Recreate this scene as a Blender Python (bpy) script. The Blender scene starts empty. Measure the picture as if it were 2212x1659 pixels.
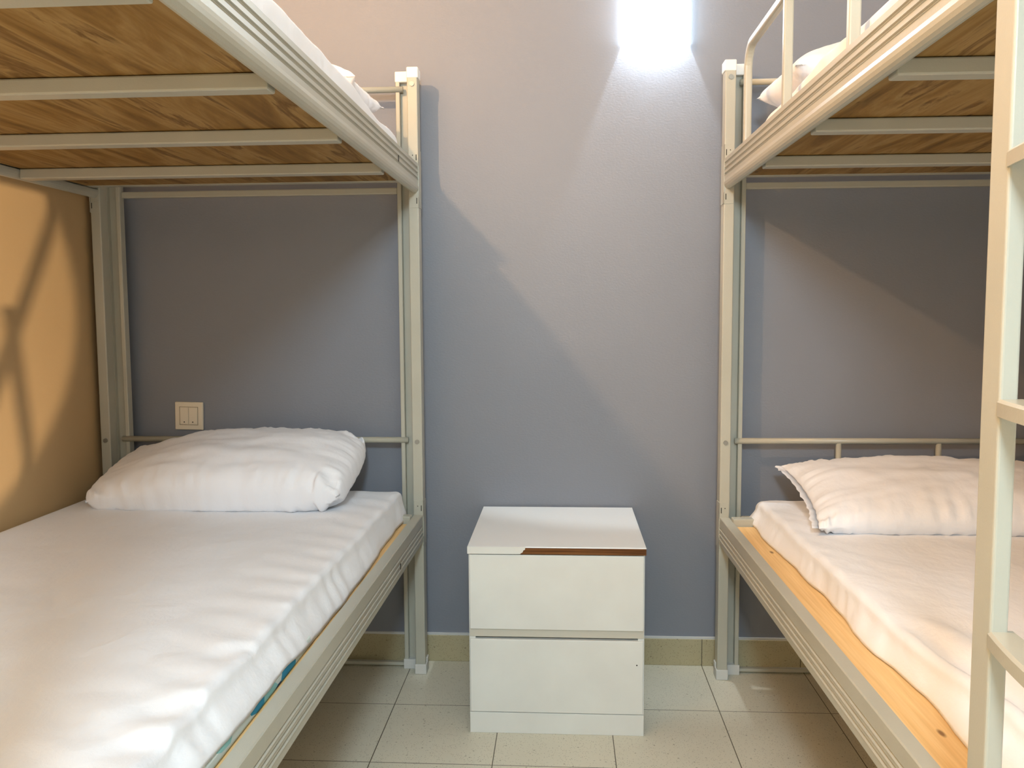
import bpy, bmesh, math, random
from mathutils import Vector, Matrix, noise
random.seed(7)
C = bpy.context.scene.collection
PI = math.pi

# ------------------------------------------------------------------ materials
def hexc(r, g, b):
    f = lambda c: (c/255/12.92) if c/255 <= .04045 else ((c/255+.055)/1.055)**2.4
    return (f(r), f(g), f(b), 1)

def mat(name, col, rough=.5, spec=.5, metal=0):
    m = bpy.data.materials.new(name); m.use_nodes = True
    b = m.node_tree.nodes['Principled BSDF']
    b.inputs['Base Color'].default_value = col
    b.inputs['Roughness'].default_value = rough
    b.inputs['Specular IOR Level'].default_value = spec
    b.inputs['Metallic'].default_value = metal
    return m

def N(m, t, **kw):
    n = m.node_tree.nodes.new(t)
    for k, v in kw.items():
        if k in n.inputs: n.inputs[k].default_value = v
        else: setattr(n, k, v)
    return n
def L(m, a, b): m.node_tree.links.new(a, b)
def bsdf(m): return m.node_tree.nodes['Principled BSDF']
def coords(m, scale=(1, 1, 1), src='Object', rot=(0, 0, 0)):
    tc = N(m, 'ShaderNodeTexCoord'); mp = N(m, 'ShaderNodeMapping')
    mp.inputs['Scale'].default_value = scale; mp.inputs['Rotation'].default_value = rot
    L(m, tc.outputs[src], mp.inputs['Vector']); return mp.outputs['Vector']
def ramp(m, fac, stops):
    r = N(m, 'ShaderNodeValToRGB'); e = r.color_ramp.elements
    while len(e) < len(stops): e.new(.5)
    for el, (p, c) in zip(e, stops): el.position = p; el.color = c
    L(m, fac, r.inputs['Fac']); return r.outputs['Color']
def bump(m, h, strength=.2, dist=.002):
    b = N(m, 'ShaderNodeBump'); b.inputs['Strength'].default_value = strength
    b.inputs['Distance'].default_value = dist
    L(m, h, b.inputs['Height']); L(m, b.outputs['Normal'], bsdf(m).inputs['Normal'])
def noisefac(m, vec, scale, detail=3, rough=.5, dist=0):
    n = N(m, 'ShaderNodeTexNoise'); n.inputs['Scale'].default_value = scale
    n.inputs['Detail'].default_value = detail; n.inputs['Roughness'].default_value = rough
    n.inputs['Distortion'].default_value = dist
    L(m, vec, n.inputs['Vector']); return n.outputs['Fac']

def paint_wall(name, a, b, bs=.25):
    m = mat(name, a, .5, .35)
    v = coords(m)
    L(m, ramp(m, noisefac(m, v, 1.3, 4), [(.35, a), (.65, b)]), bsdf(m).inputs['Base Color'])
    mp = coords(m, (1, 1, 1.6))
    bump(m, noisefac(m, mp, 130, 3, .6), bs, .0015)
    return m
M = {}
M['wall'] = paint_wall('grey_wall_paint', hexc(128, 131, 139), hexc(133, 136, 144))
M['tan'] = paint_wall('tan_wall_paint', hexc(200, 168, 122), hexc(206, 174, 128), .15)
M['white_wall'] = paint_wall('white_wall_paint', hexc(214, 211, 204), hexc(220, 217, 211), .15)

def tile_mat(name, sx, sy, ox, oy, c1, c2, axis='xy'):
    m = mat(name, c1, .42, .35)
    tc = N(m, 'ShaderNodeTexCoord'); sep = N(m, 'ShaderNodeSeparateXYZ')
    L(m, tc.outputs['Object'], sep.inputs[0])
    def line(sock, off, sz, w):
        a = N(m, 'ShaderNodeMath', operation='SUBTRACT'); L(m, sock, a.inputs[0]); a.inputs[1].default_value = off
        b = N(m, 'ShaderNodeMath', operation='PINGPONG'); L(m, a.outputs[0], b.inputs[0]); b.inputs[1].default_value = sz/2
        # pingpong gives 0 at off, sz/2 half way
        c = N(m, 'ShaderNodeMath', operation='LESS_THAN'); L(m, b.outputs[0], c.inputs[0]); c.inputs[1].default_value = w/2
        return c.outputs[0]
    g = line(sep.outputs['X'], ox, sx, .0022)
    if axis == 'xy':
        g2 = line(sep.outputs['Y'], oy, sy, .0022)
        mx = N(m, 'ShaderNodeMath', operation='MAXIMUM'); L(m, g, mx.inputs[0]); L(m, g2, mx.inputs[1]); g = mx.outputs[0]
    v = coords(m)
    base = ramp(m, noisefac(m, v, 5, 4), [(.3, c1), (.7, c2)])
    vo = N(m, 'ShaderNodeTexVoronoi'); vo.inputs['Scale'].default_value = 210; L(m, v, vo.inputs['Vector'])
    sp = ramp(m, vo.outputs['Distance'], [(.10, hexc(120, 108, 84)), (.24, (1, 1, 1, 1))])
    mu = N(m, 'ShaderNodeMix', data_type='RGBA', blend_type='MULTIPLY'); mu.inputs[0].default_value = .75
    L(m, base, mu.inputs[6]); L(m, sp, mu.inputs[7])
    # scattered larger chips
    vo2 = N(m, 'ShaderNodeTexVoronoi'); vo2.inputs['Scale'].default_value = 38; L(m, v, vo2.inputs['Vector'])
    sp2 = ramp(m, vo2.outputs['Distance'], [(.06, hexc(120, 108, 84)), (.11, (1, 1, 1, 1))])
    mu2 = N(m, 'ShaderNodeMix', data_type='RGBA', blend_type='MULTIPLY'); mu2.inputs[0].default_value = .5
    L(m, mu.outputs[2], mu2.inputs[6]); L(m, sp2, mu2.inputs[7])
    mg = N(m, 'ShaderNodeMix', data_type='RGBA'); L(m, g, mg.inputs[0]); L(m, mu2.outputs[2], mg.inputs[6])
    mg.inputs[7].default_value = hexc(92, 84, 66)
    L(m, mg.outputs[2], bsdf(m).inputs['Base Color'])
    inv = N(m, 'ShaderNodeMath', operation='SUBTRACT'); inv.inputs[0].default_value = 1; L(m, g, inv.inputs[1])
    bump(m, inv.outputs[0], .4, .001)
    return m
M['floor'] = tile_mat('speckled_floor_tile', .2885, .3, .411, 2.215, hexc(212, 206, 186), hexc(220, 214, 194))
M['skirt'] = tile_mat('skirting_tile', .2885, .3, .411, 0, hexc(172, 160, 126), hexc(182, 170, 136), 'x')
M['grout'] = mat('white_grout', hexc(205, 204, 200), .8, .2)

m = mat('cream_enamel', hexc(206, 203, 189), .3, .5); M['metal'] = m
v = coords(m); bump(m, noisefac(m, v, 420, 2), .25, .0006)
L(m, ramp(m, noisefac(m, v, 6, 3), [(.3, hexc(176, 173, 158)), (.7, hexc(183, 180, 165))]), bsdf(m).inputs['Base Color'])
M['cap'] = mat('white_plastic_cap', hexc(236, 234, 228), .4, .4)
M['foot'] = mat('grey_plastic_foot', hexc(208, 206, 200), .5, .4)
M['bolt'] = mat('zinc_bolt', hexc(150, 148, 140), .35, .5, .7)
M['dark'] = mat('dark_slot', hexc(60, 58, 50), .8, .2)

def wood(name, stops, knots=True, sc=(9, 1.1, 9), rough=.6):
    m = mat(name, stops[0][1], rough, .25)
    v = coords(m, sc)
    n1 = noisefac(m, v, 1.4, 6, .62, .9)
    col = ramp(m, n1, stops)
    v2 = coords(m, (160, 5, 160)); n2 = noisefac(m, v2, 1, 2)
    g = ramp(m, n2, [(.3, hexc(222, 212, 200)), (.7, (1, 1, 1, 1))])
    mu = N(m, 'ShaderNodeMix', data_type='RGBA', blend_type='MULTIPLY'); mu.inputs[0].default_value = .5
    L(m, col, mu.inputs[6]); L(m, g, mu.inputs[7]); out = mu.outputs[2]
    if knots:
        vo = N(m, 'ShaderNodeTexVoronoi'); vo.inputs['Scale'].default_value = 4.2
        L(m, coords(m, (2.6, 1, 1)), vo.inputs['Vector'])
        k = ramp(m, vo.outputs['Distance'], [(.025, hexc(95, 55, 25)), (.06, (1, 1, 1, 1))])
        mu2 = N(m, 'ShaderNodeMix', data_type='RGBA', blend_type='MULTIPLY'); mu2.inputs[0].default_value = .75
        L(m, out, mu2.inputs[6]); L(m, k, mu2.inputs[7]); out = mu2.outputs[2]
    L(m, out, bsdf(m).inputs['Base Color'])
    return m
M['ply'] = wood('plywood', [(.32, hexc(108, 78, 34)), (.45, hexc(142, 108, 54)), (.54, hexc(162, 131, 80)), (.60, hexc(114, 82, 36)), (.72, hexc(170, 140, 92))])
M['pine'] = wood('pale_pine_board', [(.3, hexc(230, 186, 124)), (.7, hexc(242, 208, 152))], True, (12, .7, 12))

def fabric(name, c, bs=.12, wr=.35):
    m = mat(name, c, .85, .15)
    bsdf(m).inputs['Sheen Weight'].default_value = .15
    v = coords(m)
    n = noisefac(m, v, 900, 2); n2 = noisefac(m, coords(m, (1.5, 1, 1)), 9, 5, .55, .25)
    a = N(m, 'ShaderNodeMath', operation='MULTIPLY'); L(m, n, a.inputs[0]); a.inputs[1].default_value = .03
    b = N(m, 'ShaderNodeMath', operation='ADD'); L(m, a.outputs[0], b.inputs[0]); L(m, n2, b.inputs[1])
    bump(m, b.outputs[0], wr, .012)
    return m
M['sheet'] = fabric('white_cotton_sheet', hexc(238, 239, 242), .1, .5)
M['pillow'] = fabric('white_pillowcase', hexc(238, 238, 241), .1, .28)
m = mat('blue_leaf_ticking', hexc(210, 225, 225), .8, .2); M['ticking'] = m
vo = N(m, 'ShaderNodeTexVoronoi'); vo.inputs['Scale'].default_value = 1; L(m, coords(m, (8, 16, 30)), vo.inputs['Vector'])
sx = N(m, 'ShaderNodeSeparateColor'); L(m, vo.outputs['Color'], sx.inputs[0])
r_ = N(m, 'ShaderNodeValToRGB'); r_.color_ramp.interpolation = 'CONSTANT'
e = r_.color_ramp.elements
for _ in range(3): e.new(.5)
for el, (p, c) in zip(e, [(0, hexc(214, 226, 222)), (.32, hexc(60, 150, 185)), (.55, hexc(150, 205, 205)), (.72, hexc(35, 70, 120)), (.86, hexc(214, 226, 222))]): el.position = p; el.color = c
L(m, sx.outputs['Red'], r_.inputs['Fac']); L(m, r_.outputs['Color'], bsdf(m).inputs['Base Color'])

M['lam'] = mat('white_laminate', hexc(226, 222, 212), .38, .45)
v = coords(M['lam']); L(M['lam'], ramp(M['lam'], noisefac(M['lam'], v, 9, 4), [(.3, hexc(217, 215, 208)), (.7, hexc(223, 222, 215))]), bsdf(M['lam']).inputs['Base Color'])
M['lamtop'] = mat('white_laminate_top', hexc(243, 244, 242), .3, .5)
M['lamgroove'] = mat('grey_laminate_groove', hexc(196, 190, 176), .5, .4)
m = mat('bare_particle_board', hexc(104, 66, 36), .8, .2); M['bare'] = m
L(m, ramp(m, noisefac(m, coords(m, (6, 60, 260)), 1, 4), [(.3, hexc(84, 50, 24)), (.7, hexc(128, 84, 46))]), bsdf(m).inputs['Base Color'])
M['switch'] = mat('cream_switch_plastic', hexc(226, 214, 192), .35, .45)
M['brass'] = mat('dark_lamp_metal', hexc(70, 66, 60), .4, .5, .6)

def emis(name, col, s, base=(.9, .9, .9, 1)):
    m = mat(name, base, .4, .3)
    bsdf(m).inputs['Emission Color'].default_value = col
    bsdf(m).inputs['Emission Strength'].default_value = s
    return m
COOL = (.82, .93, 1.0, 1)
WARM = (1.0, .62, .32, 1)
M['shade'] = emis('glowing_frosted_shade', COOL, 9)
M['bulb'] = emis('warm_bulb', WARM, 30)

# ------------------------------------------------------------------ mesh tools
def obj(name, bm, m, parent=None, smooth=False, loc=None):
    me = bpy.data.meshes.new(name)
    bmesh.ops.recalc_face_normals(bm, faces=bm.faces)
    bm.to_mesh(me); bm.free()
    for mm in (m if isinstance(m, (list, tuple)) else [m]): me.materials.append(mm)
    if smooth:
        for p in me.polygons: p.use_smooth = True
    o = bpy.data.objects.new(name, me); C.objects.link(o)
    if loc: o.location = loc
    if parent: o.parent = parent
    return o
def empty(name, loc=(0, 0, 0)):
    o = bpy.data.objects.new(name, None); C.objects.link(o); o.location = loc; o.empty_display_size = .1; return o
def tag(o, label=None, cat=None, group=None, kind=None):
    for k, v in (('label', label), ('category', cat), ('group', group), ('kind', kind)):
        if v: o[k] = v
    return o
def bx(bm, x0, x1, y0, y1, z0, z1, bev=0, seg=2, mi=0):
    if x0 > x1: x0, x1 = x1, x0
    t = bmesh.new()
    r = bmesh.ops.create_cube(t, size=1)
    for v in t.verts: v.co = Vector(((x0+x1)/2+v.co.x*(x1-x0), (y0+y1)/2+v.co.y*(y1-y0), (z0+z1)/2+v.co.z*(z1-z0)))
    if bev: bmesh.ops.bevel(t, geom=t.edges[:], offset=bev, segments=seg, affect='EDGES', profile=.5)
    for f in t.faces: f.material_index = mi
    me = bpy.data.meshes.new('t'); t.to_mesh(me); t.free(); bm.from_mesh(me); bpy.data.meshes.remove(me)
    return bm
def cyl(bm, p, q, r, n=20, r2=None):
    p, q = Vector(p), Vector(q); d = q-p
    mtx = Matrix.Translation((p+q)/2) @ d.to_track_quat('Z', 'Y').to_matrix().to_4x4()
    bmesh.ops.create_cone(bm, cap_ends=True, segments=n, radius1=r, radius2=r if r2 is None else r2, depth=d.length, matrix=mtx)
    return bm
def sweep(bm, path, prof, up=Vector((1, 0, 0)), closed_ends=True):
    """sweep a closed 2-D profile [(a,b)] along path; a along 'up', b along up x tangent"""
    rings = []; n = len(path); path = [Vector(p) for p in path]
    for i, p in enumerate(path):
        t = (path[min(i+1, n-1)]-path[max(i-1, 0)]).normalized()
        u = (up-t*up.dot(t)).normalized(); w = u.cross(t)
        rings.append([bm.verts.new(p+u*a+w*b) for a, b in prof])
    k = len(prof)
    for i in range(n-1):
        for j in range(k):
            bm.faces.new((rings[i][j], rings[i][(j+1) % k], rings[i+1][(j+1) % k], rings[i+1][j]))
    if closed_ends:
        bm.faces.new(rings[0]); bm.faces.new(rings[-1][::-1])
    return bm
def circ(r, n=14): return [(r*math.cos(2*PI*i/n), r*math.sin(2*PI*i/n)) for i in range(n)]
def rrect(w, h, r, n=3):
    pts = []
    for cx_, cy_, a0 in ((w/2-r, h/2-r, 0), (-w/2+r, h/2-r, PI/2), (-w/2+r, -h/2+r, PI), (w/2-r, -h/2+r, 1.5*PI)):
        for i in range(n+1):
            a = a0+PI/2*i/n; pts.append((cx_+r*math.cos(a), cy_+r*math.sin(a)))
    return pts
def prism(bm, pts, y0, y1):
    """extrude closed x-z outline along y"""
    a = [bm.verts.new((x, y0, z)) for x, z in pts]; b = [bm.verts.new((x, y1, z)) for x, z in pts]
    k = len(pts)
    for j in range(k): bm.faces.new((a[j], a[(j+1) % k], b[(j+1) % k], b[j]))
    bm.faces.new(a); bm.faces.new(b[::-1]); return bm
def B(*a, **k): return bx(bmesh.new(), *a, **k)

# ------------------------------------------------------------------ camera (solved from the photo's vanishing points)
F = 1854.; pitch, yaw, roll, H = .0823, .0597, -.0058, 1.05
fw = Vector((-math.sin(yaw)*math.cos(pitch), math.cos(yaw)*math.cos(pitch), -math.sin(pitch)))
r0 = Vector((math.cos(yaw), math.sin(yaw), 0)); u0 = r0.cross(fw)
rr = r0*math.cos(roll)+u0*math.sin(roll); uu = u0*math.cos(roll)-r0*math.sin(roll)
cam = bpy.data.cameras.new('camera'); cam.sensor_width = 36; cam.lens = F/2212*36; cam.clip_start = .02
co = bpy.data.objects.new('camera', cam); C.objects.link(co)
mw = Matrix((rr, uu, -fw)).transposed().to_4x4(); mw.translation = (0, 0, H); co.matrix_world = mw
bpy.context.scene.camera = co

# ------------------------------------------------------------------ room
WY, XL, XR, YN, CZ = 2.515, -1.372, 1.43, -2.3, 2.62
def struct(name, bm, m): return tag(obj(name, bm, m), kind='structure')
struct('floor', B(XL-.1, XR+.1, YN-.1, WY+.1, -.1, 0), M['floor'])
struct('ceiling', B(XL-.1, XR+.1, YN-.1, WY+.1, CZ, CZ+.1), M['white_wall'])
struct('wall_back', B(XL-.1, XR+.1, WY, WY+.1, 0, CZ), M['wall'])
struct('wall_left', B(XL-.1, XL, YN, WY, 0, CZ), M['tan'])
struct('wall_right', B(XR, XR+.1, YN, WY, 0, CZ), M['white_wall'])
struct('wall_front', B(XL-.1, XR+.1, YN-.1, YN, 0, CZ), M['white_wall'])
struct('baseboard_back', B(XL, XR, WY-.008, WY, 0, .081, bev=.0015), M['skirt'])
struct('trim_1', B(XL, XR, WY-.006, WY, .081, .087), M['grout'])

# ------------------------------------------------------------------ bunk beds
def rail_outline(kind, h=.082, d=.024):
    """outer-face profile; a: 0 = outermost face, + toward the bed; b: z measured down from the top"""
    pts = [(0.002, 0), (0, -.002)]
    if kind == 'upper': gs = (.014, .0285, .043)
    else: gs = (.031, .045, .059)
    for g in gs:
        pts += [(0, -g+.0022), (.0032, -g+.0006), (.0032, -g-.0006), (-.0002, -g-.0022), (-.0014, -g-.0036), (0, -g-.005)]
    if kind == 'upper':
        pts += [(0, -.058)]
        for i in range(9):
            a = PI*i/8
            pts.append((.0115-.0135*math.cos(a) if i < 8 else .025, -.066-.0165*math.sin(a)))
        pts += [(.025, -.060), (.022, -.060), (.022, -.066), (.004, -.066)]
    else:
        pts += [(0, -h+.004), (.003, -h), (.026, -h), (.026, -h+.018), (.0235, -h+.018), (.0235, -h+.003), (.005, -h+.003)]
    pts += [(.004, -.004), (d-.001, -.004), (d-.001, -.012), (d+.001, -.012), (d+.001, 0)]
    return pts

YH = 2.41      # front face of the head posts
YF = .44       # foot posts
def make_bed(s, x0, label, guard):
    """s=+1: bed to the right of the aisle; x0 = aisle-side outer face."""
    bed = empty('bunk_bed', (x0+s*.4755, 1.44, 0))
    tag(bed, label, 'bunk bed')
    ox, oy = bed.location.x, bed.location.y
    X = lambda u: x0+s*u-ox
    Y = lambda y: y-oy
    P = lambda name, bm, m=None, smooth=False, par=bed: obj(name, bm, m or M['metal'], par, smooth)
    W = .951
    for (u0, side) in ((0, 1), (W, -1)):
        U = lambda a: X(u0+side*a)
        for (yf, yd) in ((YH, 1), (YF+.04, -1)):
            ya, yb = Y(yf), Y(yf+yd*.04)
            lo, hi = min(ya, yb), max(ya, yb)
            post = P('post', bx(bmesh.new(), U(0), U(.029), lo, hi, .004, 1.715, bev=.003, seg=3))
            # recessed rear channel with its narrow lip
            y1, y2 = Y(yf+yd*.052), Y(yf+yd*.062)
            bm = bmesh.new(); a, b = min(yb, y2), max(yb, y2)
            bx(bm, U(.028), U(.056), min(y1, y2), max(y1, y2), .004, 1.70, bev=.001)
            bx(bm, U(.024), U(.030), min(yb, y2)-.001, max(yb, y2), .004, 1.70)
            ly0, ly1 = sorted((Y(yf+yd*.036), Y(yf+yd*.062)))
            bx(bm, U(.056), U(.068), ly0, ly1, .004, 1.70, bev=.002)
            P('post_channel', bm)
            # caps and feet
            lo2, hi2 = sorted((Y(yf-yd*.002), Y(yf+yd*.042)))
            P('post_cap', bx(bmesh.new(), U(-.0025), U(.0295), lo2, hi2, 1.699, 1.729, bev=.003, seg=3), M['cap'], par=bed)
            lo3, hi3 = sorted((Y(yf+yd*.0345), Y(yf+yd*.064)))
            P('channel_cap', bx(bmesh.new(), U(.027), U(.0695), lo3, hi3, 1.697, 1.727, bev=.003, seg=3), M['cap'])
            bm = bx(bmesh.new(), U(-.003), U(.031), lo2, hi2, 0, .030, bev=.002)
            ly = sorted((Y(yf+yd*.02), Y(yf+yd*.042)))
            bx(bm, U(-.003), U(.003), ly[0], ly[1], .02, .043, bev=.001)
            P('foot', bm, M['foot'])
            P('channel_foot', bx(bmesh.new(), U(.029), U(.071), lo3, hi3, 0, .030, bev=.002), M['foot'])
            # bolt heads on the camera-side face
            for z in (.685, 1.698-.015):
                yb0 = Y(yf) if yd > 0 else Y(yf-.04)
                cyx = U(.0145)
                b_ = obj('bolt', cyl(bmesh.new(), (cyx, yb0+.001, z), (cyx, yb0-.003, z), .0066, 16), M['bolt'], post)
            # rail hook brackets : thin sleeve on front and aisle faces
            for (z0, z1) in ((1.345, 1.505), (.385, .515)):
                if side < 0 and yd < 0: continue
                bm = bmesh.new()
                yl = sorted((Y(yf-yd*.0015), Y(yf+yd*.001)))
                bx(bm, U(-.0015), U(.026), yl[0], yl[1], z0, z0+.030, bev=.0004)
                bx(bm, U(-.0015), U(.026), yl[0], yl[1], z1-.045, z1, bev=.0004)
                yl = sorted((Y(yf-yd*.0015), Y(yf+yd*.036)))
                bx(bm, U(-.0015), U(.001), yl[0], yl[1], z0, z1, bev=.0004)
                br = obj('rail_bracket', bm, M['metal'], post)
                yy = sorted((Y(yf-yd*.0021), Y(yf-yd*.001)))
                for (zc, ua, ub, hh) in ((z0+.019, .004, .0062, .008), (z1-.022, .004, .0062, .008), (z1-.016, .014, .0165, .0013)):
                    obj('bracket_slot', B(U(ua), U(ub), yy[0], yy[1], zc-hh, zc+hh), M['dark'], post)
    # side rails
    for (zt, kind) in ((1.468, 'upper'), (.474, 'lower')):
        for (u0, side) in ((0, 1), (W, -1)):
            pts = [(X(u0+side*(a+.001)), zt+b) for a, b in rail_outline(kind)]
            bm = prism(bmesh.new(), pts, Y(YF+.035), Y(YH+.002))
            rl = P('side_rail', bm)
        # scratch on the aisle rail of the left bunk
        zs = zt-.025
        if s < 0:
            yy = 2.13 if kind == 'upper' else 2.07
            bm = bmesh.new()
            zz = zt-(.036 if kind == 'upper' else .05)
            bx(bm, X(-.0012), X(-.0004), Y(yy), Y(yy+.005), zz-.008, zz+.007)
            bx(bm, X(-.0012), X(-.0004), Y(yy-.003), Y(yy+.003), zz+.004, zz+.007)
            P('chip', bm, M['dark'])
        # end beams and slats
        zb = zt-.082 + (.030 if kind == 'lower' else 0)
        for y in (2.35, .50):
            P('end_beam', bx(bmesh.new(), X(.027), X(W-.027), Y(y), Y(y+.03), zb+.024, zb+.060, bev=.002))
        for y in (.515, .90, 1.285, 1.67, 2.055):
            P('slat', bx(bmesh.new(), X(.0265), X(W-.0265), Y(y), Y(y+.035), zb-.001, zb+.0235, bev=.003))
        bt = zb+.0245
        P('bed_board', bx(bmesh.new(), X(.0275), X(W-.0275), Y(.535), Y(2.345) if kind == 'upper' else Y(2.345), bt, bt+.016, bev=.001), M['ply'] if kind == 'upper' else M['pine'])
    # head and foot frames
    for (yf, yd) in ((2.462, 1), (.43, -1)):
        yl = sorted((Y(yf-.008), Y(yf+.008)))
        P('frame_bar', bx(bmesh.new(), X(.068), X(W-.068), yl[0], yl[1], 1.390, 1.408, bev=.003))
        P('frame_bar', bx(bmesh.new(), X(.068), X(W-.068), yl[0], yl[1], .006, .016, bev=.002))
        yc = Y(yf-yd*.014)
        for (z, n) in ((1.678, 1), (.685, 1)):
            bm = cyl(bmesh.new(), (X(.047), yc, z), (X(W-.047), yc, z), .0085, 16)
            hb = P('head_bar', bm, smooth=True)
            for u in (W*.355, W*.645):
                if z < 1: zl, zh = .47, z-.006
                else: zl, zh = 1.47, z-.006
                obj('head_bar_stub', cyl(bmesh.new(), (X(u), yc, zl), (X(u), yc, zh), .0078, 14), M['metal'], hb, True)
            zl = .46 if z < 1 else 1.455
            obj('stub_bar', bx(bmesh.new(), X(.068), X(W-.068), yc-.006, yc+.006, zl-.006, zl+.008, bev=.002), M['metal'], hb)
    if guard:
        # guard rail with a bent end tube
        xg = X(.014)
        zt = 1.468; path = [(xg, Y(2.198), zt-.004)]
        for z in (1.50, 1.56, 1.62): path.append((xg, Y(2.198), z))
        R = .055
        for i in range(9):
            a = PI/2*i/8
            path.append((xg, Y(2.198-R+R*math.cos(a)), 1.697-R+R*math.sin(a)))
        path += [(xg, Y(y), 1.697) for y in (2.0, 1.6, 1.3, 1.105)]
        for i in range(1, 9):
            a = PI/2*i/8
            path.append((xg, Y(1.105-R*math.sin(a)), 1.697-R+R*math.cos(a)))
        path.append((xg, Y(1.05), zt-.004))
        bm = sweep(bmesh.new(), path, rrect(.019, .019, .0055), Vector((1, 0, 0)))
        g = P('guard_rail', bm, smooth=False)
        for y in (1.832, 1.436):
            obj('guard_upright', bx(bmesh.new(), xg-.0095, xg+.0095, Y(y)-.008, Y(y)+.008, zt-.004, 1.69, bev=.003), M['metal'], g)
        # ladder
        bm = bmesh.new(); xa, xb = x0-.0205-ox, x0+.0015-ox-.0035
        for y in (.893, .54):
            bx(bm, xa, xb, Y(y-.019), Y(y+.019), .004, 1.80, bev=.003, seg=3)
        lad = P('ladder', bm)
        for z in (.25, .487, .724, .961, 1.205, 1.43, 1.66):
            bm = bmesh.new(); n = 14; rings = []
            for i in range(n+1):
                t = i/n; y = .877-(.877-.556)*t
                bow = .017*(1-(2*t-1)**2)
                xo = xa-.001-bow; xi = xa+.024-bow*.3
                prof = [(xo, z-.016), (xo, z-.002), (xo+.003, z+.001), (xi, z+.001), (xi, z-.002), (xo+.005, z-.003), (xo+.003, z-.016)]
                rings.append([bm.verts.new((px_, Y(y), pz)) for px_, pz in prof])
            k = len(rings[0])
            for i in range(n):
                for j in range(k): bm.faces.new((rings[i][j], rings[i][(j+1) % k], rings[i+1][(j+1) % k], rings[i+1][j]))
            bm.faces.new(rings[0]); bm.faces.new(rings[-1][::-1])
            obj('rung', bm, M['metal'], lad)
        for y in (.893, .54):
            hb = bx(bmesh.new(), xa+.002, X(.028), Y(y-.010), Y(y+.010), 1.4705, 1.4745, bev=.001)
            obj('ladder_hook', hb, M['metal'], lad)
    return bed
bedL = make_bed(-1, -.402, 'cream metal bunk bed at the left, no ladder in view, against the tan wall', False)
bedR = make_bed(1, .439, 'cream metal bunk bed at the right with a ladder and an upper guard rail', True)

# ------------------------------------------------------------------ bedding
def smooth01(t): t = max(0, min(1, t)); return t*t*(3-2*t)
def fbm(x, y, z=0, o=3):
    s = 0; a = 1
    for i in range(o): s += a*noise.noise((x, y, z+i*7.1)); x *= 2; y *= 2; a *= .5
    return s

def mattress(xa, xw, y0, y1, z0, z1, label, lip=None):
    """a mattress with its sheet: core and sheet are its two parts"""
    c = Vector(((xa+xw)/2, (y0+y1)/2, z0))
    m_ = tag(empty('mattress', c), label, 'mattress')
    bm = bx(bmesh.new(), min(xa, xw)-c.x, max(xa, xw)-c.x, y0-c.y, y1-c.y, 0, z1-z0, bev=.012, seg=4)
    if lip: bx(bm, xa-c.x-.02, lip-c.x, y0-c.y, 1.46-c.y, 0, .021, bev=.006, seg=3)
    obj('core', bm, M['ticking'], m_)
    return m_

def sheet(s, edge, hemx, hemz, wallx, y0, y1, ztop, zwall, par, folds, rad=.028, ny=260, ph=0., crown=0., wr=1.):
    """edge(y): x of top edge, hemx(y)/hemz(y): where the fabric ends on the aisle side"""
    bm = bmesh.new(); rows = []
    ys = [y0+(y1-y0)*i/ny for i in range(ny+1)]
    for y in ys:
        pts = []
        e = edge(y); hx = hemx(y); hz = hemz(y)
        te = min(1, (y1-y)/.03); te = math.sqrt(max(0, 1-(1-te)**2)) if te < 1 else 1
        tf = min(1, (y-y0)/.03); tf = math.sqrt(max(0, 1-(1-tf)**2)) if tf < 1 else 1
        zt = ztop-(1-te*tf)*.028
        # wall side
        pts.append((wallx+s*.004, zwall)); pts.append((wallx, zwall+.02)); pts.append((wallx-s*.002, zt-.02)); pts.append((wallx-s*.012, zt-.004))
        nx = 44
        xs = wallx-s*.03; xe = e+s*rad
        for i in range(nx+1):
            t = i/nx; x = xs+(xe-xs)*t
            z = zt+crown*math.sin(PI*t)+.0025*fbm(x*4, y*4, ph)*wr+.0012*fbm(x*14, y*9, ph+3)*wr
            z += folds(x, y, t)
            pts.append((x, z))
        zl = pts[-1][1]
        for i in range(1, 7):
            a = PI/2*i/6*.92
            pts.append((xe-s*rad*math.sin(a), zl-rad*.8*(1-math.cos(a))))
        (bx_, bz_) = pts[-1]
        for i in range(1, 9):
            t = i/8
            w = .0013*wr*math.sin(y*95+9*noise.noise((y*5, ph, 1)))*math.sin(PI*t)**.6*abs(noise.noise((y*4+9, ph, 0)))*1.8
            w += .0022*wr*fbm(y*7, ph, 1)*t
            x = bx_+(hx-bx_)*smooth01(t)*1.0-s*(w)
            pts.append((x, bz_+(hz-bz_)*t))
        rows.append([bm.verts.new((x, y, z)) for x, z in pts])
    # head and foot ends
    def endrow(src, yy, dz):
        return [bm.verts.new((v.co.x, yy, v.co.z-dz if v.co.z-dz > zwall else zwall)) for v in src]
    for i in range(len(rows)-1):
        for j in range(len(rows[0])-1):
            bm.faces.new((rows[i][j], rows[i][j+1], rows[i+1][j+1], rows[i+1][j]))
    last = endrow(rows[-1], y1+.004, .05); first = endrow(rows[0], y0-.004, .05)
    for j in range(len(rows[0])-1):
        bm.faces.new((rows[-1][j], rows[-1][j+1], last[j+1], last[j]))
        bm.faces.new((rows[0][j+1], rows[0][j], first[j], first[j+1]))
    for v in bm.verts: v.co -= par.location
    o = obj('bed_sheet', bm, M['sheet'], par, True)
    md = o.modifiers.new('thickness', 'SOLIDIFY'); md.thickness = .0016; md.offset = 1
    return o

Y0, Y1 = .56, 2.335
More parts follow.
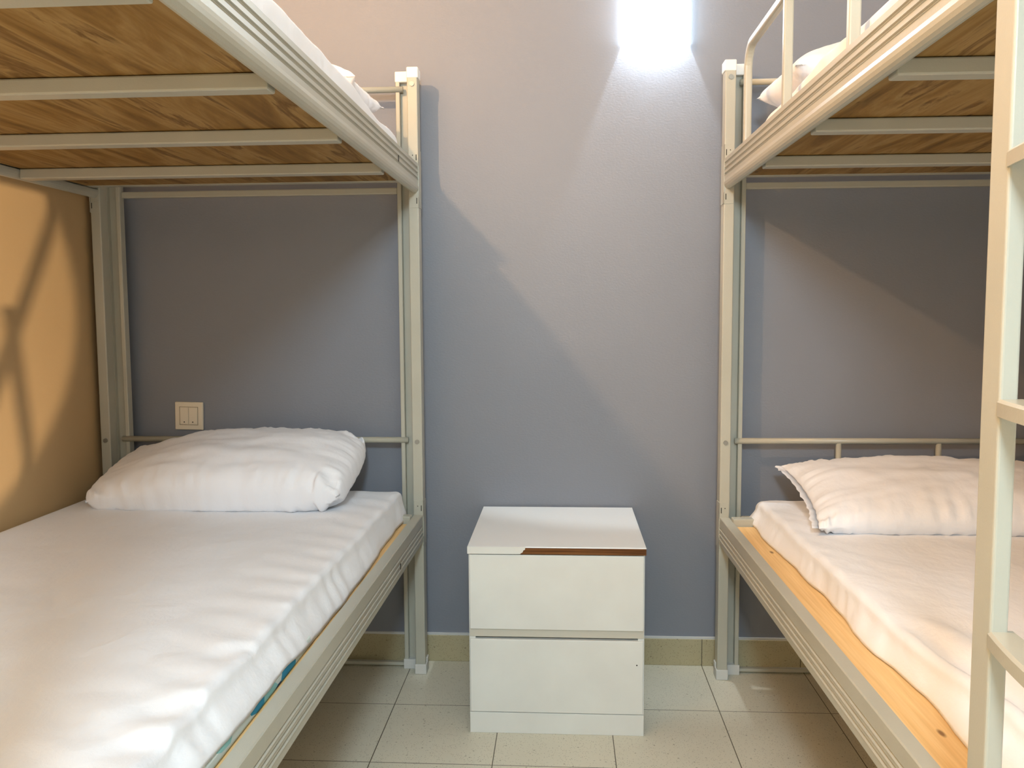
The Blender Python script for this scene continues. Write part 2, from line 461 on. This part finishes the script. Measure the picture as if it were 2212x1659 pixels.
# ---- lower left
def eL(y):  return -.462+.006*noise.noise((y*3, 1, 0))
def hxL(y):
    t = smooth01((2.25-y)/.5)
    b = -.451+.014*t
    return b+.003*noise.noise((y*7, 5, 0))
def hzL(y):
    up = smooth01((1.50-y)/.2)
    return LB+.003+up*(.016+.007*noise.noise((y*5.5, 9, 0)))+.003*noise.noise((y*14, 4, 0))
def foldL(x, y, t):
    near = smooth01((1.66-y)/.3)*smooth01((x+.70)/.2)
    d = 0
    for (yc, w, dep, sl, rch) in ((1.43, .016, .006, .5, .05), (1.27, .04, .011, .9, .10), (1.09, .045, .013, 1.0, .11), (.975, .045, .012, .8, .10)):
        u = (y-yc)-(x+.46)*sl+.012*noise.noise((x*12, y*5, yc))
        ww = w if u < 0 else w*.28
        d -= dep*math.exp(-(u/ww)**2)*smooth01((x+.45+rch)/rch)
        d += dep*.25*math.exp(-((u-w)/w)**2)*smooth01((x+.45+rch)/rch)
    d += .0035*noise.noise((x*9, y*16, 2))*near
    d += .0016*smooth01((t-.72)/.28)*math.sin(y*70+x*34+3*noise.noise((y*3, x*3, 0)))
    return d
# ---- lower right
def eR(y): return .535+.03*smooth01((1.62-y)/.5)+.010*noise.noise((y*4, 3, 0))
def hxR(y): return .516+.014*smooth01((2.2-y)/.6)+.014*noise.noise((y*4.3, 8, 1))+.004*noise.noise((y*11, 8, 5))
def hzR(y): return LB+.002
def foldR(x, y, t):
    # t=1 at the aisle edge
    k = smooth01((1.58-y)/.35)
    u = (x-.53)-(1.55-y)*.16
    d = -.030*k*math.exp(-((u-.02)/.018)**2) - .020*k*math.exp(-((u-.095-.05*(1.5-y))/.015)**2)
    d += .0009*math.sin(y*60+x*90)*smooth01((t-.8)/.2)
    return d
XWL, XWR = -1.345, 1.382
LB = .4625   # top of the lower bed boards
UB = 1.4265  # top of the upper boards

mt = mattress(-.480, -1.325, Y0+.01, Y1+.06, LB+.0005, LB+.045, 'white-sheeted mattress on the lower left bunk, blue leaf ticking peeping out along its edge', lip=-.4385)
mt.children[0]['label'] = 'blue and white leaf-patterned mattress side'
sheet(-1, eL, hxL, hzL, -1.335, Y0, Y1+.085, .545, LB+.004, mt, foldL, ph=.3, rad=.016, wr=1.5)
mt = mattress(.60, 1.350, Y0+.03, Y1+.03, LB+.0005, LB+.034, 'white-sheeted mattress on the lower right bunk, pulled back to show the pine board')
sheet(1, eR, hxR, hzR, 1.368, Y0, Y1+.075, .530, LB+.004, mt, foldR, ph=2.2, rad=.018, wr=1.5)
mt = mattress(-.50, -1.31, Y0+.03, Y1+.02, UB+.0005, UB+.075, 'white-sheeted mattress on the upper left bunk, rumpled above the shiny rail')
sheet(-1, lambda y: -.437-.025*smooth01((y-1.6)/.8)+.008*noise.noise((y*4, 1, 7)), lambda y: -.434-.012*smooth01((y-1.6)/.8)+.004*noise.noise((y*8, 1, 2)), lambda y: UB+.003, -1.335, Y0, Y1+.06, 1.541, UB+.004, mt,
      lambda x, y, t: .004*noise.noise((y*10, x*5, 3))*smooth01((t-.8)/.2), ph=4., rad=.018, wr=1.8)
mt = mattress(.54, 1.34, Y0+.03, Y1+.02, UB+.0005, UB+.075, 'white-sheeted mattress on the upper right bunk, behind the guard rail')
sheet(1, lambda y: .474+.025*smooth01((y-1.6)/.8)+.008*noise.noise((y*4, 2, 7)), lambda y: .471+.016*smooth01((y-1.6)/.8)+.004*noise.noise((y*8, 3, 2)), lambda y: UB+.003, 1.372, Y0, Y1+.06, 1.523, UB+.004, mt,
      lambda x, y, t: .004*noise.noise((y*10, x*5, 8))*smooth01((t-.8)/.2), ph=6., rad=.018, wr=1.8)

def pillow(loc, sx, sy, hz, rot, label, seed=0, pin=.05, q=.42, sag=0., hem=None, pucker=1., shape=None, rnd=0.):
    """cushion: two domed faces joined at a puckered seam"""
    bm = bmesh.new(); nu, nv = 110, 56
    def outline(u, v):
        # sides pulled in between the four corners
        x = u*(1-pin*(1-v*v))*sx/2
        y = v*(1-pin*1.2*(1-u*u))*sy/2
        if rnd: x *= 1-rnd*abs(v)**5; y *= 1-rnd*1.3*abs(u)**7
        return x, y
    grids = {}
    for side in (1, -1):
        g = []
        for i in range(nu+1):
            row = []
            u = -1+2*i/nu; u = math.sin(u*PI/2*.995)/math.sin(PI/2*.995)
            for j in range(nv+1):
                v = -1+2*j/nv; v = math.sin(v*PI/2*.995)/math.sin(PI/2*.995)
                if side == -1 and (i in (0, nu) or j in (0, nv)):
                    row.append(grids[1][i][j]); continue
                x, y = outline(u, v)
                bu = max(0, 1-abs(u)**2.6); bv = max(0, 1-abs(v)**2.4)
                h = (bu*bv)**q
                eu, ev = 1-abs(u), 1-abs(v)
                th = hz/2
                z = th*h*(1 if side > 0 else .95)
                # puckers running away from the seams
                pk = math.exp(-ev*5.5)*(1-math.exp(-ev*40))
                pku = math.exp(-eu*9)*(1-math.exp(-eu*50))
                w = pk*(fbm(u*sx*24+seed, 3+v, seed)*.010+noise.noise((u*sx*60, v*2, seed+4))*.004)
                w += pku*(fbm(v*sy*26+seed, 9+u, seed+2)*.009)
                w += .006*h*fbm(u*2.2+seed, v*2.2, seed+5)
                cr = math.exp(-((eu/.22)**2+(ev/.35)**2)*1.2)
                w += cr*(.0015 if hem else .006)*math.sin((u*sx*40+v*sy*55))
                z += w*pucker
                if shape: z = shape(u, v, z, side)
                z *= side
                row.append(bm.verts.new((x+.0025*fbm(v*9, u, seed), y+.0035*fbm(u*9+seed, v, 2), z)))
            g.append(row)
        grids[side] = g
    for side in (1, -1):
        g = grids[side]
        for i in range(nu):
            for j in range(nv):
                f = (g[i][j], g[i+1][j], g[i+1][j+1], g[i][j+1])
                try: bm.faces.new(f if side > 0 else f[::-1])
                except ValueError: pass
    if hem:
        # flat flange along the aisle-side end
        g = grids[1]; i = 0 if hem < 0 else nu
        prev = None
        for j in range(nv+1):
            v0 = g[i][j]; d = .016*(1+.25*noise.noise((j*.35, seed, 0)))
            a = bm.verts.new(v0.co+Vector((hem*d, 0, .004*noise.noise((j*.5, 2, seed)))))
            if prev: bm.faces.new((prev[0], v0, a, prev[1]))
            prev = (v0, a)
    R = Matrix.Rotation(rot[2], 4, 'Z') @ Matrix.Rotation(rot[1], 4, 'Y') @ Matrix.Rotation(rot[0], 4, 'X')
    bmesh.ops.transform(bm, matrix=R, verts=bm.verts)
    # settle on the sheet: squash whatever falls below the supporting plane
    zs = loc[3]-loc[2]
    for v_ in bm.verts:
        if v_.co.z < zs: v_.co.z = zs+(v_.co.z-zs)*.03
    o = obj('pillow', bm, M['pillow'], None, True, loc[:3])
    return tag(o, label, 'pillow')
pillow((-.905, 2.268, .621, .545), .70, .33, .188, (math.radians(16), math.radians(-2.0), math.radians(-1)), 'plump white pillow on the lower left bunk, below the light switch', 1, q=.34, pin=.0, rnd=.045, pucker=1.5, shape=lambda u, v, z, side: z*(1-(.42 if side > 0 else .1)*smooth01((-u-.15)/.85)))
pillow((.945, 2.178, .586, .530), .70, .40, .145, (math.radians(11), 0, math.radians(-2)), 'white pillow with a flanged end on the lower right bunk, partly behind the ladder', 5, pin=.06, q=.46, hem=-1, pucker=1.3)
pillow((-.82, 2.13, 1.605, 1.541), .70, .40, .165, (math.radians(3), math.radians(2), math.radians(3)), 'white pillow on the upper left bunk, one corner poking past the sheet', 9, pin=.08, q=.5, pucker=.35)
pillow((.868, 2.11, 1.597, 1.527), .74, .42, .18, (math.radians(4), math.radians(-1), math.radians(-2)), 'white pillow on the upper right bunk, seen through the guard rail', 14, pin=.05, q=.46, pucker=.4)

# both beds stand very slightly splayed
for o in list(C.objects):
    if o.parent is None and o.name.split('.')[0] in ('bunk_bed', 'mattress', 'pillow'):
        sd = 1 if o.location.x > 0 else -1
        Rz = Matrix.Rotation(sd*math.radians(.5), 4, 'Z'); pv = Vector((.439 if sd > 0 else -.402, 2.41, 0))
        o.location = pv+Rz @ (o.location-pv); o.rotation_euler.z += sd*math.radians(.5)

# ------------------------------------------------------------------ nightstand
ns = tag(empty('nightstand', (-.017, 2.29, 0)), 'small white two-drawer nightstand with a chipped brown front edge, between the bunk beds', 'nightstand')
nx, ny = -.017, 2.29
def NB(x0, x1, y0, y1, z0, z1, bev=.0008): return B(x0-nx, x1-nx, y0-ny, y1-ny, z0, z1, bev=bev)
NL, NR, NF, NK = -.2345, .1995, 2.068, 2.506
obj('side_panel', NB(NL, NL+.016, NF+.006, NK, 0, .459), M['lam'], ns)
obj('side_panel', NB(NR-.016, NR, NF+.006, NK, 0, .459), M['lam'], ns)
obj('back_panel', NB(NL+.016, NR-.016, NK-.006, NK, .0, .459), M['lam'], ns)
obj('plinth', NB(NL+.0005, NR-.0005, NF+.002, NF+.018, 0, .0535), M['lam'], ns)
def drawer(z0, z1):
    d = obj('drawer', NB(NL+.003, NR-.003, NF, NF+.018, z0, z1, .0012), M['lam'], ns)
    obj('drawer_box', NB(NL+.03, NR-.03, NF+.018, NK-.02, z0+.015, z1-.03), M['lam'], d)
    return d
d1 = drawer(.268, .4565); d2 = drawer(.0555, .2425)
bm = NB(NL+.0015, NR-.0015, NF+.0045, NF+.020, .2475, .270)
obj('finger_groove', bm, M['lamgroove'], ns)
# little screw hole
sh = obj('screw_hole', cyl(bmesh.new(), (.181-nx, NF-.0004-ny, .182), (.181-nx, NF+.002-ny, .182), .0018, 10), M['dark'], d2)
# top with its worn edge band: the white band is broken off right of x=-.105
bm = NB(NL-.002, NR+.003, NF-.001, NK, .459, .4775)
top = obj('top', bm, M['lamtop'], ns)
bm = bmesh.new()
prof = [(NL-.002, .4595), (-.106, .4595), (-.104, .462), (-.100, .464), (-.098, .469), (-.094, .471), (-.093, .4772), (NL-.002, .4772)]
a = [bm.verts.new((x-nx, NF-.0035-ny, z)) for x, z in prof]; b = [bm.verts.new((x-nx, NF-.001-ny, z)) for x, z in prof]
k = len(prof)
for j in range(k): bm.faces.new((a[j], a[(j+1) % k], b[(j+1) % k], b[j]))
bm.faces.new(a); bm.faces.new(b[::-1])
obj('edge_band', bm, M['lam'], top)
eb = obj('bare_edge', NB(-.1055, NR+.0028, NF-.0024, NF-.0009, .4592, .4750, .0003), M['bare'], top); eb['label'] = 'bare brown particle board edge'

# ------------------------------------------------------------------ light switch
sw = tag(empty('light_switch', (-1.1255, WY, .747)), 'cream square double light switch on the grey wall above the left pillow', 'light switch')
bm = B(-.043, .043, -.009, 0, -.042, .042, bev=.0025); obj('plate', bm, M['switch'], sw)
for k_ in (-1, 1):
    r = obj('rocker', B(min(0, k_*.0265)+(.0007 if k_ > 0 else 0), max(0, k_*.0265)-(.0007 if k_ < 0 else 0), -.0115, -.008, -.025, .026, bev=.001), M['switch'], sw)
    obj('indicator_dot', cyl(bmesh.new(), (k_*.013, -.0121, -.018), (k_*.013, -.011, -.018), .0019, 10), M['dark'], r)
bm = bmesh.new()
for (a0, a1, b0, b1) in ((-.0285, .0285, -.0275, -.0262), (-.0285, .0285, .0268, .0281), (-.0285, -.0272, -.0275, .0281), (.0272, .0285, -.0275, .0281)):
    bx(bm, a0, a1, -.0094, -.0088, b0, b1)
obj('frame_groove', bm, mat('switch_seam', hexc(150, 132, 105), .6), sw)
sw.rotation_euler = (0, math.radians(1.2), 0)

# ------------------------------------------------------------------ wall sconce
SX, SZ = .2605, 1.800
sc = tag(empty('wall_sconce', (SX, WY, SZ)), 'glowing half-round white wall sconce high on the grey wall between the bunk beds', 'wall lamp')
bm = bmesh.new(); n = 28; hgt = .31; ra, rb = .0985, .072
vo_, vi_ = [], []
for zz in (0, hgt):
    vo_.append([bm.verts.new((ra*math.cos(PI*i/n), -rb*math.sin(PI*i/n)-.001, zz)) for i in range(n+1)])
    vi_.append([bm.verts.new(((ra-.003)*math.cos(PI*i/n), -(rb-.003)*math.sin(PI*i/n)-.001, zz)) for i in range(n+1)])
for g, fl in ((vo_, 1), (vi_, 0)):
    for i in range(n): bm.faces.new((g[0][i], g[0][i+1], g[1][i+1], g[1][i]))
for zi in (0, 1):
    for i in range(n): bm.faces.new((vo_[zi][i], vo_[zi][i+1], vi_[zi][i+1], vi_[zi][i]))
for i in (0, n): bm.faces.new((vo_[0][i], vo_[1][i], vi_[1][i], vi_[0][i]))
obj('shade', bm, M['shade'], sc, True)
obj('back_plate', B(-.03, .03, -.006, 0, .17, .29, bev=.002), M['cap'], sc)
obj('bulb_holder', cyl(bmesh.new(), (0, -.033, .255), (0, -.033, .285), .014, 16), M['cap'], sc)
obj('holder_arm', B(-.006, .006, -.033, -.004, .268, .278, bev=.001), M['cap'], sc)

def light(name, kind, loc, power, col, parent=None, size=.03, **kw):
    l = bpy.data.lights.new(name, kind); l.energy = power; l.color = col[:3]
    if kind == 'AREA': l.size = size
    else: l.shadow_soft_size = size
    for k, v in kw.items(): setattr(l, k, v)
    o = bpy.data.objects.new(name, l); C.objects.link(o); o.location = loc
    if parent: o.parent = parent; o.matrix_parent_inverse = Matrix.Translation(-Vector(parent.location))
    return o
bpy.context.view_layer.update()
light('sconce_light', 'POINT', (SX, WY-.036, 2.03), 27, COOL, sc, .012)

# ------------------------------------------------------------------ out of frame: warm bulb, added lamps and shadow sticks
pl = tag(empty('pendant_lamp', (-1.01, .95, CZ)), 'bare warm bulb hanging from the ceiling above the upper left bunk', 'pendant lamp')
obj('ceiling_rose', cyl(bmesh.new(), (0, 0, -.02), (0, 0, 0), .045, 24), M['cap'], pl)
obj('cord', cyl(bmesh.new(), (0, 0, -.26), (0, 0, -.02), .003, 10), M['dark'], pl)
obj('socket', cyl(bmesh.new(), (0, 0, -.30), (0, 0, -.25), .017, 16), M['cap'], pl)
PLZ = 2.27
light('pendant_light', 'POINT', (-1.01, .95, PLZ), 66, WARM, pl, .022)

fl = tag(empty('added_spot_lamp', (.20, -1.60, 0)), 'added spot on a dark metal stand behind the camera, lights the tan wall', 'added light')
obj('base', cyl(bmesh.new(), (0, 0, 0), (0, 0, .02), .13, 32), M['brass'], fl)
obj('pole', cyl(bmesh.new(), (0, 0, .02), (0, 0, 1.36), .011, 14), M['brass'], fl)
tgt = Vector((XL, .596, 1.197)); src = Vector((.20, -1.60, 1.40)); dr = (tgt-src).normalized()
hd = bmesh.new(); p0 = Vector((0, 0, 1.40))
cyl(hd, p0-dr*.10, p0-dr*.04, .035, 24, .045)
obj('lamp_head', hd, M['brass'], fl)
sp = light('spot_light', 'SPOT', src, 760, (1, .76, .52, 1), fl, .014, spot_size=math.radians(28), spot_blend=.04)  # added spot; its cone edge shapes the lit patch on the tan wall
sp.rotation_euler = dr.to_track_quat('-Z', 'Y').to_euler()

def stick(name, xb, zt, xt, y, label, hl):
    """handle leaning in the plane of the bed's foot end"""
    o = tag(empty(name, (xb, y, 0)), label, name)
    obj('stick_shaft', cyl(bmesh.new(), (0, 0, .05), (xt-xb, 0, zt), .0065, 12), M['metal'], o, True)
    obj('stick_foot', B(-.14, .14, -.022, .022, 0, .07, bev=.01), M['dark'], o)
    return o
# added blockers for the tan-wall shadows; the first runs through (-.601,1.393) and (-.677,1.081)
stick('shadow_stick', -.677-1.081*.2436, 1.46, -.601+.067*.2436, .395, 'added stick out of view, casts the long diagonal shadow on the tan wall', 1)
stick('short_shadow_stick', -.576, 1.225, -.642, .36, 'added shorter stick out of view, casts the branching shadow on the tan wall', 1)

gl = tag(empty('added_fill_lamp', (.0, -.60, CZ)), 'added fill light hanging from the ceiling, behind the camera', 'pendant lamp')
obj('cord', cyl(bmesh.new(), (0, 0, -.70), (0, 0, 0), .004, 10), M['dark'], gl)
obj('fill_lamp_cap', cyl(bmesh.new(), (0, 0, -.74), (0, 0, -.69), .04, 20), M['cap'], gl)
light('fill_light', 'POINT', (.0, -.60, 1.86), 134, (.67, .86, 1, 1), gl, .14)  # added unseen fill, brightens the sheets and the surfaces facing the camera

# ------------------------------------------------------------------ world + view
w = bpy.data.worlds.new('world'); bpy.context.scene.world = w; w.use_nodes = True
w.node_tree.nodes['Background'].inputs['Color'].default_value = (.8, .85, 1, 1)
w.node_tree.nodes['Background'].inputs['Strength'].default_value = .0
vs = bpy.context.scene.view_settings
vs.view_transform = 'Standard'; vs.look = 'None'; vs.exposure = 0.12; vs.gamma = 1; vs.use_curve_mapping = False
